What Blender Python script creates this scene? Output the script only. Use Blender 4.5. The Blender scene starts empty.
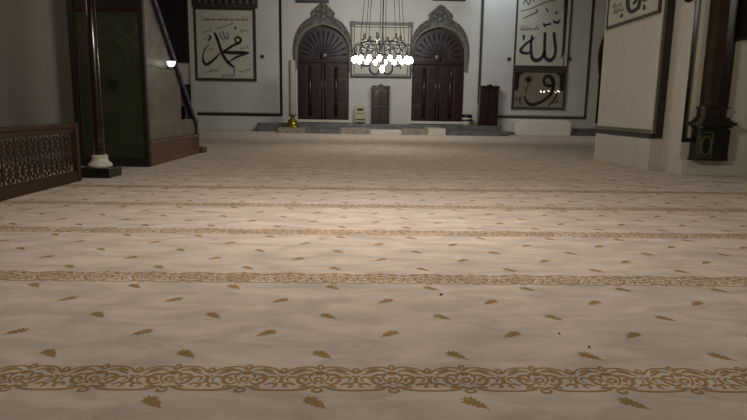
import bpy, bmesh, math, random
from math import sin, cos, pi, radians
from mathutils import Vector, Matrix
random.seed(7)
scene = bpy.context.scene
COL = scene.collection

# ------------------------------------------------------------------ camera
F_PX, CAM_Z = 586.2, 0.931
PITCH, ROLL, YAW = radians(9.836), radians(0.867), radians(1.361)
CF = Vector((sin(YAW)*cos(PITCH), cos(YAW)*cos(PITCH), -sin(PITCH)))
_r = Vector((cos(YAW), -sin(YAW), 0)); _u = _r.cross(CF)
CR = _r*cos(ROLL) + _u*sin(ROLL); CU = -_r*sin(ROLL) + _u*cos(ROLL)
cam_data = bpy.data.cameras.new('camera'); cam = bpy.data.objects.new('camera', cam_data); COL.objects.link(cam)
cam.matrix_world = Matrix(((CR.x, CU.x, -CF.x, 0), (CR.y, CU.y, -CF.y, 0), (CR.z, CU.z, -CF.z, CAM_Z), (0, 0, 0, 1)))
cam_data.sensor_width = 36; cam_data.lens = F_PX/747*36; cam_data.clip_end = 200
scene.camera = cam

def ray(x, y): return CR*((x-373.5)/F_PX) + CU*((210-y)/F_PX) + CF
def on_back(x, y, Y):
    """measured photo point -> (X, z) in metres on a wall plane at depth Y"""
    d = ray(x, y); t = Y/d.y; return (t*d.x, CAM_Z + t*d.z)
def on_side(x, y, X):
    d = ray(x, y); t = X/d.x; return (t*d.y, CAM_Z + t*d.z)

# ------------------------------------------------------------------ materials
def s2l(c): return tuple(((v/255)/12.92 if v/255 <= .04045 else (((v/255)+.055)/1.055)**2.4) for v in c) + (1,)
def mat(name, rgb, rough=.6, metal=0, var=.0, scale=4, rgb2=None, stretch=(1,1,1), bump=0, bscale=40, coat=0, kind='noise', detail=5, spec=None, emit=0, sheen=0):
    m = bpy.data.materials.new(name); m.use_nodes = True
    nt = m.node_tree; b = nt.nodes['Principled BSDF']; N = nt.nodes.new; L = nt.links.new
    b.inputs['Base Color'].default_value = s2l(rgb); b.inputs['Roughness'].default_value = rough
    b.inputs['Metallic'].default_value = metal; b.inputs['Coat Weight'].default_value = coat; b.inputs['Coat Roughness'].default_value = .12
    if spec is not None: b.inputs['Specular IOR Level'].default_value = spec
    if sheen: b.inputs['Sheen Weight'].default_value = sheen
    tc = N('ShaderNodeTexCoord'); mp = N('ShaderNodeMapping'); L(tc.outputs['Object'], mp.inputs['Vector']); mp.inputs['Scale'].default_value = stretch
    if rgb2 is not None or var:
        if rgb2 is None: rgb2 = tuple(max(0, v*(1-var)) for v in rgb)
        if kind == 'noise':
            t = N('ShaderNodeTexNoise'); t.inputs['Scale'].default_value = scale; t.inputs['Detail'].default_value = detail; out = t.outputs['Fac']
        elif kind == 'vein':
            t = N('ShaderNodeTexNoise'); t.inputs['Scale'].default_value = scale; t.inputs['Detail'].default_value = detail; t.inputs['Distortion'].default_value = 1.2; out = t.outputs['Fac']
        else:
            t = N('ShaderNodeTexVoronoi'); t.inputs['Scale'].default_value = scale; out = t.outputs['Distance']
        L(mp.outputs['Vector'], t.inputs['Vector'])
        r = N('ShaderNodeValToRGB'); L(out, r.inputs['Fac']); L(r.outputs['Color'], b.inputs['Base Color'])
        e = r.color_ramp.elements
        if kind == 'vein':
            e[0].position = .3; e[0].color = s2l(rgb); e[1].position = .7; e[1].color = s2l(rgb)
            k = e.new(.47); k.color = s2l(rgb); k = e.new(.5); k.color = s2l(rgb2); k = e.new(.53); k.color = s2l(rgb)
        elif kind == 'voronoi':
            e[0].position = .0; e[0].color = s2l(rgb2); e[1].position = .7; e[1].color = s2l(rgb)
        else:
            e[0].position = .35; e[0].color = s2l(rgb); e[1].position = .65; e[1].color = s2l(rgb2)
    if bump:
        t2 = N('ShaderNodeTexNoise'); t2.inputs['Scale'].default_value = bscale; t2.inputs['Detail'].default_value = 4
        L(mp.outputs['Vector'], t2.inputs['Vector']); bp = N('ShaderNodeBump'); bp.inputs['Strength'].default_value = bump; bp.inputs['Distance'].default_value = .02
        L(t2.outputs['Fac'], bp.inputs['Height']); L(bp.outputs['Normal'], b.inputs['Normal'])
    if emit:
        b.inputs['Emission Color'].default_value = s2l(rgb); b.inputs['Emission Strength'].default_value = emit
    return m
M = {}
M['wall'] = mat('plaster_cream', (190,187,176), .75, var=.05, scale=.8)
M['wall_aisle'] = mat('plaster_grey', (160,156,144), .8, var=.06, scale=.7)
M['pier'] = mat('marble_cladding_white', (196,188,171), .5, rgb2=(188,180,163), kind='vein', scale=1.2)
M['marble'] = mat('marble_beige', (158,150,134), .45, rgb2=(128,118,102), kind='noise', scale=7, detail=8)
M['marble_grey'] = mat('marble_grey', (112,112,108), .4, rgb2=(84,84,82), scale=6, detail=8)
M['marble_white'] = mat('marble_white', (205,196,178), .3, rgb2=(170,160,145), kind='vein', scale=6)
M['marble_flank'] = mat('marble_flank', (112,104,88), .4, rgb2=(88,80,66), scale=2.2, detail=7)
M['pedestal'] = mat('pedestal_plaster', (222,216,202), .7, var=.04, scale=1)
M['stone_green'] = mat('green_marble', (26,28,22), .25, rgb2=(44,46,36), kind='vein', scale=9)
M['stone_black'] = mat('black_marble', (16,18,16), .3, rgb2=(34,36,32), kind='vein', scale=12)
M['olive'] = mat('olive_line', (92,92,62), .5)
M['wood'] = mat('dark_red_wood', (50,20,20), .36, rgb2=(32,12,13), scale=6, stretch=(6,6,.6), coat=.15, spec=.35)
M['wood_deep'] = mat('door_panel_wood', (38,15,16), .4, rgb2=(26,10,11), scale=6, stretch=(6,6,.6), coat=.3)
M['wood_gold'] = mat('brown_wood', (104,70,44), .5, rgb2=(84,54,32), scale=5, stretch=(3,1,6), coat=.15)
M['wood_screen'] = mat('lattice_wood', (64,42,24), .6, rgb2=(50,32,18), scale=8, stretch=(1,1,5), spec=.25)
M['wood_black'] = mat('near_black_wood', (26,18,14), .5, var=.3, scale=7, stretch=(5,5,.6))
M['frame'] = mat('dark_frame', (60,56,46), .45, var=.25, scale=12)
M['board'] = mat('calligraphy_paper', (186,182,164), .7, var=.05, scale=3)
M['board_rose'] = mat('rose_paper', (205,197,180), .65, rgb2=(190,178,162), scale=5)
M['ink'] = mat('black_ink', (22,20,22), .6)
M['ink_blue'] = mat('slate_blue_ink', (42,40,54), .6)
M['ink_soft'] = mat('grey_ink', (104,98,88), .7)
M['ink_red'] = mat('red_brown_ink', (96,62,52), .7)
M['ink_green'] = mat('deep_green_ink', (24,36,28), .6)
M['carved'] = mat('carved_stone', (100,99,92), .7, rgb2=(36,35,32), kind='voronoi', scale=11, bump=.8, bscale=14)
M['carved_rim'] = mat('carved_stone_rim', (122,116,98), .7, var=.25, scale=14)
M['green_cloth'] = mat('dark_green_cloth', (44,48,20), .55, rgb2=(34,40,18), scale=3)
M['green_orn'] = mat('olive_ornament', (60,56,32), .6)
M['rail_blue'] = mat('dark_blue_rail', (22,22,40), .4, rgb2=(44,44,62), kind='voronoi', scale=30)
M['brass'] = mat('brass', (170,150,60), .3, metal=.85, rgb2=(120,104,36), scale=8)
M['bronze'] = mat('dark_bronze', (46,34,22), .4, metal=.3, var=.35, scale=20, bump=.4, bscale=30)
M['bronze_col'] = mat('brown_column_stone', (64,48,28), .7, rgb2=(44,34,22), scale=5, spec=.2)
M['wax'] = mat('cream_wax', (150,146,130), .5, var=.06, scale=5)
M['metal'] = mat('tarnished_silver', (92,90,88), .5, metal=.7)
M['metal_dark'] = mat('dark_iron', (52,52,54), .4, metal=.6)
M['silver'] = mat('bright_silver', (150,150,148), .4, metal=.9)
M['chair'] = mat('cream_plastic', (172,168,128), .5)
M['chair_dark'] = mat('dark_slot', (60,54,34), .7)
M['plastic'] = mat('white_plastic', (190,186,170), .5)
M['plaque'] = mat('slate_plaque', (56,66,74), .4, var=.2, scale=10)
M['bulb'] = mat('lit_bulb', (255,250,240), .4, emit=38)
M['bowl'] = mat('glint_glow_white', (255,252,245), .4, emit=1.5)  # emission imitates a reflected lamp, not a real shade
M['crumb'] = mat('dark_lint', (22,18,14), .9)
M['redcol'] = mat('dark_red_varnish', (34,14,16), .22, rgb2=(24,9,11), scale=5, stretch=(5,5,.5), coat=.55)
M['ceiling'] = mat('ceiling_plaster', (150,146,136), .8, var=.04, scale=1)

def glass_mat():
    m = bpy.data.materials.new('picture_glass'); m.use_nodes = True; nt = m.node_tree
    for n in list(nt.nodes): nt.nodes.remove(n)
    o = nt.nodes.new('ShaderNodeOutputMaterial'); mx = nt.nodes.new('ShaderNodeMixShader')
    t = nt.nodes.new('ShaderNodeBsdfTransparent'); g = nt.nodes.new('ShaderNodeBsdfGlossy'); g.inputs['Roughness'].default_value = .015
    fr = nt.nodes.new('ShaderNodeFresnel'); fr.inputs['IOR'].default_value = 1.5
    L = nt.links.new; L(fr.outputs[0], mx.inputs[0]); L(t.outputs[0], mx.inputs[1]); L(g.outputs[0], mx.inputs[2]); L(mx.outputs[0], o.inputs[0])
    return m
M['glass'] = glass_mat()

def carpet_mat(name, rgb, amt):
    m = bpy.data.materials.new(name); m.use_nodes = True; nt = m.node_tree; b = nt.nodes['Principled BSDF']; N = nt.nodes.new; L = nt.links.new
    b.inputs['Roughness'].default_value = .95; b.inputs['Specular IOR Level'].default_value = .03; b.inputs['Sheen Weight'].default_value = .06; b.inputs['Sheen Roughness'].default_value = .5
    tc = N('ShaderNodeTexCoord')
    mp = N('ShaderNodeMapping'); mp.inputs['Scale'].default_value = (2.2, 5.0, 1); L(tc.outputs['Object'], mp.inputs['Vector'])
    a = N('ShaderNodeTexNoise'); a.inputs['Scale'].default_value = 1.3; a.inputs['Detail'].default_value = 6; a.inputs['Roughness'].default_value = .62; a.inputs['Distortion'].default_value = .6; L(mp.outputs[0], a.inputs['Vector'])
    r = N('ShaderNodeValToRGB'); L(a.outputs['Fac'], r.inputs['Fac'])
    r.color_ramp.elements[0].position = .36; r.color_ramp.elements[0].color = s2l(tuple(v*(1-amt) for v in rgb))
    r.color_ramp.elements[1].position = .64; r.color_ramp.elements[1].color = s2l(tuple(min(255, v*(1+amt*.4)) for v in rgb))
    f = N('ShaderNodeTexNoise'); f.inputs['Scale'].default_value = 220; f.inputs['Detail'].default_value = 2; L(tc.outputs['Object'], f.inputs['Vector'])
    mx = N('ShaderNodeMix'); mx.data_type = 'RGBA'; mx.blend_type = 'OVERLAY'; mx.inputs[0].default_value = .22
    L(r.outputs['Color'], mx.inputs[6]); L(f.outputs['Fac'], mx.inputs[7]); L(mx.outputs[2], b.inputs['Base Color'])
    bp = N('ShaderNodeBump'); bp.inputs['Strength'].default_value = .5; bp.inputs['Distance'].default_value = .004; L(f.outputs['Fac'], bp.inputs['Height']); L(bp.outputs['Normal'], b.inputs['Normal'])
    return m
M['carpet'] = carpet_mat('cream_carpet', (204,187,169), .10)
M['carpet_gold'] = carpet_mat('gold_carpet_motif', (162,128,82), .1)

# ------------------------------------------------------------------ mesh helpers
class MB:
    def __init__(s): s.v = []; s.f = []; s.m = []; s.sm = []; s.mi = 0; s.smooth = False
    def add(s, vs, fs, mi=None, smooth=None):
        o = len(s.v); s.v += [tuple(v) for v in vs]; s.f += [tuple(i+o for i in f) for f in fs]
        s.m += [s.mi if mi is None else mi]*len(fs); s.sm += [s.smooth if smooth is None else smooth]*len(fs)
        return s
    def box(s, x0, x1, y0, y1, z0, z1, mi=None, c=0):
        if c <= 0:
            vs = [(x, y, z) for z in (z0, z1) for y in (y0, y1) for x in (x0, x1)]
            return s.add(vs, [(0,2,3,1), (4,5,7,6), (0,1,5,4), (2,6,7,3), (0,4,6,2), (1,3,7,5)], mi, False)
        bm = bmesh.new(); r = bmesh.ops.create_cube(bm, size=1)
        for v in bm.verts: v.co = Vector(((x0+x1)/2+v.co.x*(x1-x0), (y0+y1)/2+v.co.y*(y1-y0), (z0+z1)/2+v.co.z*(z1-z0)))
        bmesh.ops.bevel(bm, geom=bm.edges[:], offset=c, segments=2, affect='EDGES', profile=.6)
        return s.bm(bm, mi)
    def bm(s, bm, mi=None, smooth=False):
        bm.verts.index_update(); s.add([v.co[:] for v in bm.verts], [[v.index for v in f.verts] for f in bm.faces], mi, smooth); bm.free(); return s
    def prism(s, pts, fn, t0, t1, mi=None):
        """closed 2D outline pts; fn(a,b,t)->xyz; thickness from t0 to t1"""
        n = len(pts); vs = [fn(a, b, t0) for a, b in pts] + [fn(a, b, t1) for a, b in pts]
        fs = [tuple(range(n))[::-1], tuple(range(n, 2*n))] + [(i, (i+1) % n, n+(i+1) % n, n+i) for i in range(n)]
        return s.add(vs, fs, mi, False)
    def band(s, A, B, fn, t0, t1, mi=None):
        """strip between two open outlines with equal count"""
        n = len(A); vs = [fn(a, b, t) for t in (t0, t1) for P in (A, B) for a, b in P]; fs = []
        for i in range(n-1):
            fs += [(i, i+1, n+i+1, n+i), (2*n+i, 3*n+i, 3*n+i+1, 2*n+i+1), (i, 2*n+i, 2*n+i+1, i+1), (n+i, n+i+1, 3*n+i+1, 3*n+i)]
        fs += [(0, n, 3*n, 2*n), (n-1, 3*n-1, 4*n-1, 2*n-1)]
        return s.add(vs, fs, mi, False)
    def tube(s, pts, r, n=8, mi=None, cap=True):
        pts = [Vector(p) for p in pts]; rs = r if isinstance(r, (list, tuple)) else [r]*len(pts)
        rings = []; prev = None
        for i, p in enumerate(pts):
            d = (pts[min(i+1, len(pts)-1)]-pts[max(i-1, 0)]).normalized()
            a = prev if prev is not None else (Vector((0,0,1)) if abs(d.z) < .9 else Vector((1,0,0)))
            u = (a - d*a.dot(d)); u = u.normalized() if u.length > 1e-5 else d.orthogonal().normalized(); w = d.cross(u); prev = u
            rings.append([p + (u*cos(2*pi*k/n) + w*sin(2*pi*k/n))*rs[i] for k in range(n)])
        vs = [v for R in rings for v in R]; fs = []
        for i in range(len(pts)-1):
            for k in range(n): fs.append((i*n+k, i*n+(k+1) % n, (i+1)*n+(k+1) % n, (i+1)*n+k))
        if cap: fs += [tuple(range(n))[::-1], tuple((len(pts)-1)*n+k for k in range(n))]
        return s.add(vs, fs, mi, True)
    def lathe(s, prof, cx, cy, n=24, mi=None, smooth=True, sx=1, sy=1):
        vs = []; fs = []
        for r, z in prof:
            for k in range(n): vs.append((cx+sx*r*cos(2*pi*k/n), cy+sy*r*sin(2*pi*k/n), z))
        for i in range(len(prof)-1):
            for k in range(n): fs.append((i*n+k, i*n+(k+1) % n, (i+1)*n+(k+1) % n, (i+1)*n+k))
        fs += [tuple(range(n))[::-1], tuple((len(prof)-1)*n+k for k in range(n))]
        return s.add(vs, fs, mi, smooth)
    def ball(s, c, r, n=12, mi=None, sq=(1,1,1)):
        prof = [(sin(pi*i/(n//2)), -cos(pi*i/(n//2))) for i in range(1, n//2)]
        vs = []; fs = []
        for a, z in prof:
            for k in range(n): vs.append((c[0]+r*sq[0]*a*cos(2*pi*k/n), c[1]+r*sq[1]*a*sin(2*pi*k/n), c[2]+r*sq[2]*z))
        m = len(prof)
        for i in range(m-1):
            for k in range(n): fs.append((i*n+k, i*n+(k+1) % n, (i+1)*n+(k+1) % n, (i+1)*n+k))
        b = len(vs); vs += [(c[0], c[1], c[2]-r*sq[2]), (c[0], c[1], c[2]+r*sq[2])]
        for k in range(n): fs += [(b, (k+1) % n, k), (b+1, (m-1)*n+k, (m-1)*n+(k+1) % n)]
        return s.add(vs, fs, mi, True)
    def build(s, name, mats, parent=None):
        if not isinstance(mats, (list, tuple)): mats = [mats]
        me = bpy.data.meshes.new(name); off = parent_world(parent) if parent else Vector((0,0,0))
        me.from_pydata([(v[0]-off.x, v[1]-off.y, v[2]-off.z) for v in s.v], [], s.f)
        for mm in mats: me.materials.append(mm)
        me.polygons.foreach_set('material_index', s.m); me.polygons.foreach_set('use_smooth', s.sm); me.update()
        bm = bmesh.new(); bm.from_mesh(me); bmesh.ops.recalc_face_normals(bm, faces=bm.faces); bm.to_mesh(me); bm.free()
        o = bpy.data.objects.new(name, me); COL.objects.link(o)
        if parent: o.parent = parent
        return o
def parent_world(o):
    v = Vector((0,0,0))
    while o: v = v + o.location; o = o.parent
    return v
def tag(o, label=None, cat=None, group=None, kind=None):
    if label: o['label'] = label
    if cat: o['category'] = cat
    if group: o['group'] = group
    if kind: o['kind'] = kind
    return o
def thing(name, loc, label, cat, group=None):
    o = bpy.data.objects.new(name, None); COL.objects.link(o); o.location = loc; o.empty_display_size = .1
    return tag(o, label, cat, group)
def struct(o): o['kind'] = 'structure'; return o
def root_struct(name, loc):
    o = bpy.data.objects.new(name, None); COL.objects.link(o); o.location = loc; o['kind'] = 'structure'; return o

WK = [1.0]
def smooth_path(pts, k=5):
    """Catmull-Rom through tuples of any length"""
    out = []
    for i in range(len(pts)-1):
        p0 = pts[max(i-1, 0)]; p1 = pts[i]; p2 = pts[i+1]; p3 = pts[min(i+2, len(pts)-1)]
        for j in range(k):
            t = j/k
            out.append(tuple(.5*((2*b)+(-a+c)*t+(2*a-5*b+4*c-d)*t*t+(-a+3*b-3*c+d)*t**3) for a, b, c, d in zip(p0, p1, p2, p3)))
    out.append(tuple(pts[-1])); return out
def sides(pts):
    """(x,y,w) path -> left and right outlines"""
    A = []; B = []
    for i, (x, y, w) in enumerate(pts):
        x0, y0, _ = pts[max(i-1, 0)]; x1, y1, _ = pts[min(i+1, len(pts)-1)]
        dx, dy = x1-x0, y1-y0; l = math.hypot(dx, dy) or 1
        nx, ny = -dy/l, dx/l; A.append((x+nx*w/2, y+ny*w/2)); B.append((x-nx*w/2, y-ny*w/2))
    return A, B
def stroke(mb, pts, fn, t0, t1, k=5, mi=None):
    pts = [(q[0], q[1], q[2]*WK[0]) for q in pts]
    A, B = sides(smooth_path(pts, k)); mb.band(A, B, fn, t0, t1, mi)
def scribble(mb, x0, y0, x1, y1, h, n, w, fn, t0, t1, mi=None):
    """a line of small script-like strokes"""
    for i in range(n):
        a = i/n; b = (i+.85)/n
        xa, ya = x0+(x1-x0)*a, y0+(y1-y0)*a; xb, yb = x0+(x1-x0)*b, y0+(y1-y0)*b; r = random.random
        stroke(mb, [(xb, yb-h*r()*.9, w*.6), (xb-(xb-xa)*.2, yb+h*.1, w), ((xa+xb)/2, (ya+yb)/2+h*.2*r(), w), (xa, ya-h*(.1+.4*r()), w*.5)], fn, t0, t1, 3, mi)
        if r() < .6:
            xm = xa+(xb-xa)*r(); stroke(mb, [(xm, ya-h*.9, w*.9), (xm+w*.4, ya-h*.55, w*.9)], fn, t0, t1, 1, mi)

# ------------------------------------------------------------------ floor with woven pattern
YB = 1.921; ROW = 1.22; PX = .2575; X0M = -.13
fl = MB(); X_L, X_R, Y_N, Y_F = -9.5, 12.0, -5.0, 23.5
fl.add([(X_L, Y_N, -.1), (X_R, Y_N, -.1), (X_R, Y_F, -.1), (X_L, Y_F, -.1), (X_L, Y_N, 0), (X_R, Y_N, 0), (X_R, Y_F, 0), (X_L, Y_F, 0)],
       [(3,2,1,0), (4,5,6,7), (0,1,5,4), (1,2,6,5), (2,3,7,6), (3,0,4,7)], 0, False)
ZP = .0003
H = .088
ZQ = [0]
def flat(mb, pts2, cx, cy, sx=1, k=3):
    A, B = sides(smooth_path(pts2, k)); n = len(A)
    ZQ[0] = (ZQ[0]+1) % 40; z = ZP + ZQ[0]*.000006
    vs = [(cx+sx*a, cy+b, z) for a, b in A] + [(cx+sx*a, cy+b, z) for a, b in B]
    mb.add(vs, [(i, i+1, n+i+1, n+i) for i in range(n-1)], 1, False)
def U(*p): return [(a*PX, b*H, w*.00125+.0026) for a, b, w in p]
half = [
    U((0,-.92,9), (.07,-.72,8), (.16,-.9,10), (.3,-1.02,8), (.5,-1.04,7)),          # lower thick arc
    U((.0,.72,7), (.1,.98,6), (.24,.98,6), (.37,.82,5), (.45,.52,5), (.5,.42,6)),    # upper arc
    U((.09,.62,5), (.2,.72,9), (.3,.5,8), (.4,.3,3)),                                # upper leaf
    U((.08,.25,6), (.2,.3,9), (.28,.05,11), (.26,-.35,10), (.17,-.55,8), (.1,-.4,5)),# big curl
    U((.26,-.1,5), (.36,.1,8), (.43,-.05,5), (.4,-.3,4)),
    U((.3,-.62,5), (.38,-.45,9), (.45,-.62,8), (.4,-.8,4)),
    U((.5,.9,4), (.46,.68,6), (.5,.5,3)),
    U((.03,-.5,5), (.1,-.2,4), (.13,.1,5), (.08,.45,6), (0,.58,5)),                  # roundel side
    U((0,.05,9), (.05,-.05,7), (.03,-.25,6), (0,-.3,5)),
    U((0,1.2,6), (.035,1.02,6), (.02,.8,5)),
    U((.3,-.1,4), (.22,.02,9), (.16,-.2,7), (.2,-.3,4)),
    U((.36,.55,4), (.3,.72,8), (.2,.85,5)),
    U((.44,.2,4), (.5,.02,8), (.5,-.3,8), (.44,-.45,4)),
    U((.12,-.75,5), (.2,-.7,8), (.24,-.82,5)),
    U((0,.3,12), (.04,.42,9), (0,.5,6)),
    U((0,-1.18,8), (.05,-1.12,7), (.06,-.92,6)),
]
mot = [(0,0), (.26,.07), (.38,.2), (.46,.12), (.56,.25), (.62,.13), (.76,.31), (.79,.16), (.93,.3), (.93,.1), (1.12,.13), (1.0,0)]
mot = mot + [(a, -b) for a, b in mot[-2:0:-1]]
for j in range(-2, 17):
    yb = YB + ROW*j
    if yb < 21.2:
        xa, xb = (-9.2, 11.5) if yb > 9 else (-max(3.2, yb*.8+1.5), max(3.2, yb*.8+1.5))
        xa = max(xa, -9.2); k0 = int((xa-X0M)/PX); k1 = int((xb-X0M)/PX)
        kk = 3 if j < 2 else (2 if j < 5 else 1)
        for k in range(k0, k1):
            cx = X0M + k*PX; use = half if yb < 7.5 else half[:1]+half[3:4]
            for st in use:
                flat(fl, st, cx-.006, yb, 1, kk); flat(fl, st, cx-.006, yb, -1, kk)
    for q, (dy, dx, sgn) in enumerate([(.19,0,1), (.405,.255,-1), (.61,0,1), (.825,.255,-1), (1.04,0,1)]):
        y = yb+dy
        if y > 21.2: continue
        xl = max(-9.2, -(y*.8+2)); xr = min(11.5, y*.8+2)
        k0 = int((xl-X0M)/.515)-1; k1 = int((xr-X0M)/.515)+1
        for k in range(k0, k1):
            cx = X0M+dx+k*.515; ang = radians(135) if sgn > 0 else radians(42)
            ca, sa = cos(ang), sin(ang); tx, ty = cx-.5*.1*ca, y-.5*.1*sa
            vs = [(tx+.1*(a*ca-b*sa), ty+.1*(a*sa+b*ca), ZP) for a, b in mot]
            c = (tx+.06*ca, ty+.06*sa, ZP); n = len(vs)
            fl.add(vs+[c], [(i, (i+1) % n, n) for i in range(n)], 1, False)
floor = fl.build('floor', [M['carpet'], M['carpet_gold']]); struct(floor)
# pattern faces must look up
me = floor.data

# ------------------------------------------------------------------ shell
YW = 23.5; ZC = 8.2
DOORS = [(-1.49, 1.01), (3.02, 1.03), (10.4, 1.03)]
def arch_in(hw, z0=2.93):
    """right half of the opening arch, spring -> apex (local x, z)"""
    return smooth_path([(hw, z0), (hw*.985, z0+.28), (hw*.9, z0+.56), (hw*.74, z0+.8), (hw*.52, z0+.97), (hw*.25, z0+1.08), (0, z0+1.14)], 3)
wb = MB(); fnb = lambda a, b, t: (a, t, b)
# the wall is cut open around every doorway: columns of wall between doors, blocks above each arch
edges = [X_L]
for cx, hw in DOORS: edges += [cx-hw, cx+hw]
edges.append(X_R)
for i in range(0, len(edges), 2): wb.box(edges[i], edges[i+1], YW, YW+.5, 0, ZC)
for cx, hw in DOORS:
    a = arch_in(hw); right = [(cx+x, z) for x, z in a]; left = [(cx-x, z) for x, z in a]
    out = left + right[::-1][1:]
    wb.band(out, [(x, ZC) for x, z in out], fnb, YW, YW+.5)
    wb.box(cx-hw, cx+hw, YW, YW+.5, 0, .46)
struct(wb.build('wall_back', M['wall']))
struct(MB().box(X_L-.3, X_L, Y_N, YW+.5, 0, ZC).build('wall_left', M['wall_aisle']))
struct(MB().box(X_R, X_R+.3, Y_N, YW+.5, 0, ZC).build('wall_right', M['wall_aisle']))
struct(MB().box(X_L-.3, X_R+.3, Y_N-.3, Y_N, 0, ZC).build('wall_front', M['wall_aisle']))
struct(MB().box(X_L-.3, X_R+.3, Y_N-.3, YW+.5, ZC, ZC+.3).build('ceiling', M['ceiling']))
# left pier facing the camera, right pier with calligraphy
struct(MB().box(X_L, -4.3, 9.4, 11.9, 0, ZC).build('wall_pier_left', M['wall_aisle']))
pr = MB(); pr.box(4.68, 8.4, 9.42, 11.62, 0, ZC); pr.box(4.668, 8.4, 9.405, 11.635, 0, .5, c=.006)
struct(pr.build('wall_pier_right', M['pier']))
pb = MB(); pb.box(4.86, 8.5, 8.84, 9.42, 0, ZC); pb.box(4.862, 8.5, 8.76, 8.9, 0, .232, c=.008)
struct(pb.build('wall_right_return', M['pier']))

# trims: dark marble lines with an olive inner line
def trim(n, boxes):
    mb = MB()
    for (b, mi) in boxes: mb.box(*b, mi=mi)
    return struct(mb.build('trim_%d' % n, [M['stone_green'], M['olive'], M['frame'], M['pier']]))
trim(1, [((-6.42,-3.08,YW-.03,YW,.57,.66),0), ((-3.17,-3.08,YW-.03,YW,.66,6.6),0), ((-6.42,-3.17,YW-.02,YW,.68,.70),1)])
trim(2, [((5.38,8.98,YW-.03,YW,.63,.71),2), ((8.89,8.98,YW-.03,YW,.71,6.6),2), ((5.38,8.89,YW-.02,YW,.73,.75),1)])
trim(3, [((4.66,4.68,9.44,11.6,.52,.60),0), ((4.665,4.68,9.44,11.6,.61,.66),1), ((4.66,4.86,9.40,9.42,.52,.60),0), ((4.75,4.855,9.395,9.42,.60,6.5),0), ((4.69,4.75,9.405,9.42,.61,.65),1), ((4.70,4.735,9.405,9.42,.65,6.5),1)])
trim(4, [((4.862,4.905,8.82,8.84,.50,6.5),0), ((4.905,4.985,8.82,8.84,.50,.565),0), ((4.908,4.935,8.825,8.84,.575,6.5),1)])
trim(5, [((4.60,4.68,YW-.06,YW,1.2,6.6),2)])
# pale band of pilaster at the far left of the back wall
struct(MB().box(-6.62,-6.44,YW-.08,YW,0,6.6).build('trim_6', M['wall']))
# plinth courses and steps along the back wall
pl = MB(); pl.box(-6.44,-3.0,YW-.38,YW,0,.5,c=.015); struct(pl.build('baseboard_back', M['wall']))
st = MB(); st.box(-3.95,5.42,22.7,YW,0,.33,c=.01); struct(st.build('trim_7', M['marble_grey']))
segs = [(-3.0,-2.0,.19,0), (-2.0,-.75,.17,1), (-.75,.35,.2,0), (.35,1.5,.16,2), (1.5,2.45,.2,0), (2.45,3.1,.24,2), (3.1,5.42,.15,1)]
sm = MB()
for a, b, z, m_ in segs: sm.box(a+.004, b-.004, 21.45, 22.72, 0, z, m_, c=.01)
struct(sm.build('trim_8', [M['marble'], M['marble_grey'], M['marble_white']]))
struct(MB().box(5.42,5.9,22.5,YW,0,.12,c=.01).build('trim_9', M['marble_grey']))
pd = MB(); pd.box(5.9,8.07,22.55,YW,0,.52,c=.02); pd.box(5.96,8.0,22.62,YW,.52,.58,c=.015); struct(pd.build('trim_10', M['pedestal']))
sr = MB(); sr.box(8.09,9.6,22.7,YW,0,.14,c=.01); sr.box(8.5,9.6,23.0,YW,.14,.27,c=.01); struct(sr.build('trim_11', M['marble_grey']))

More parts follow.
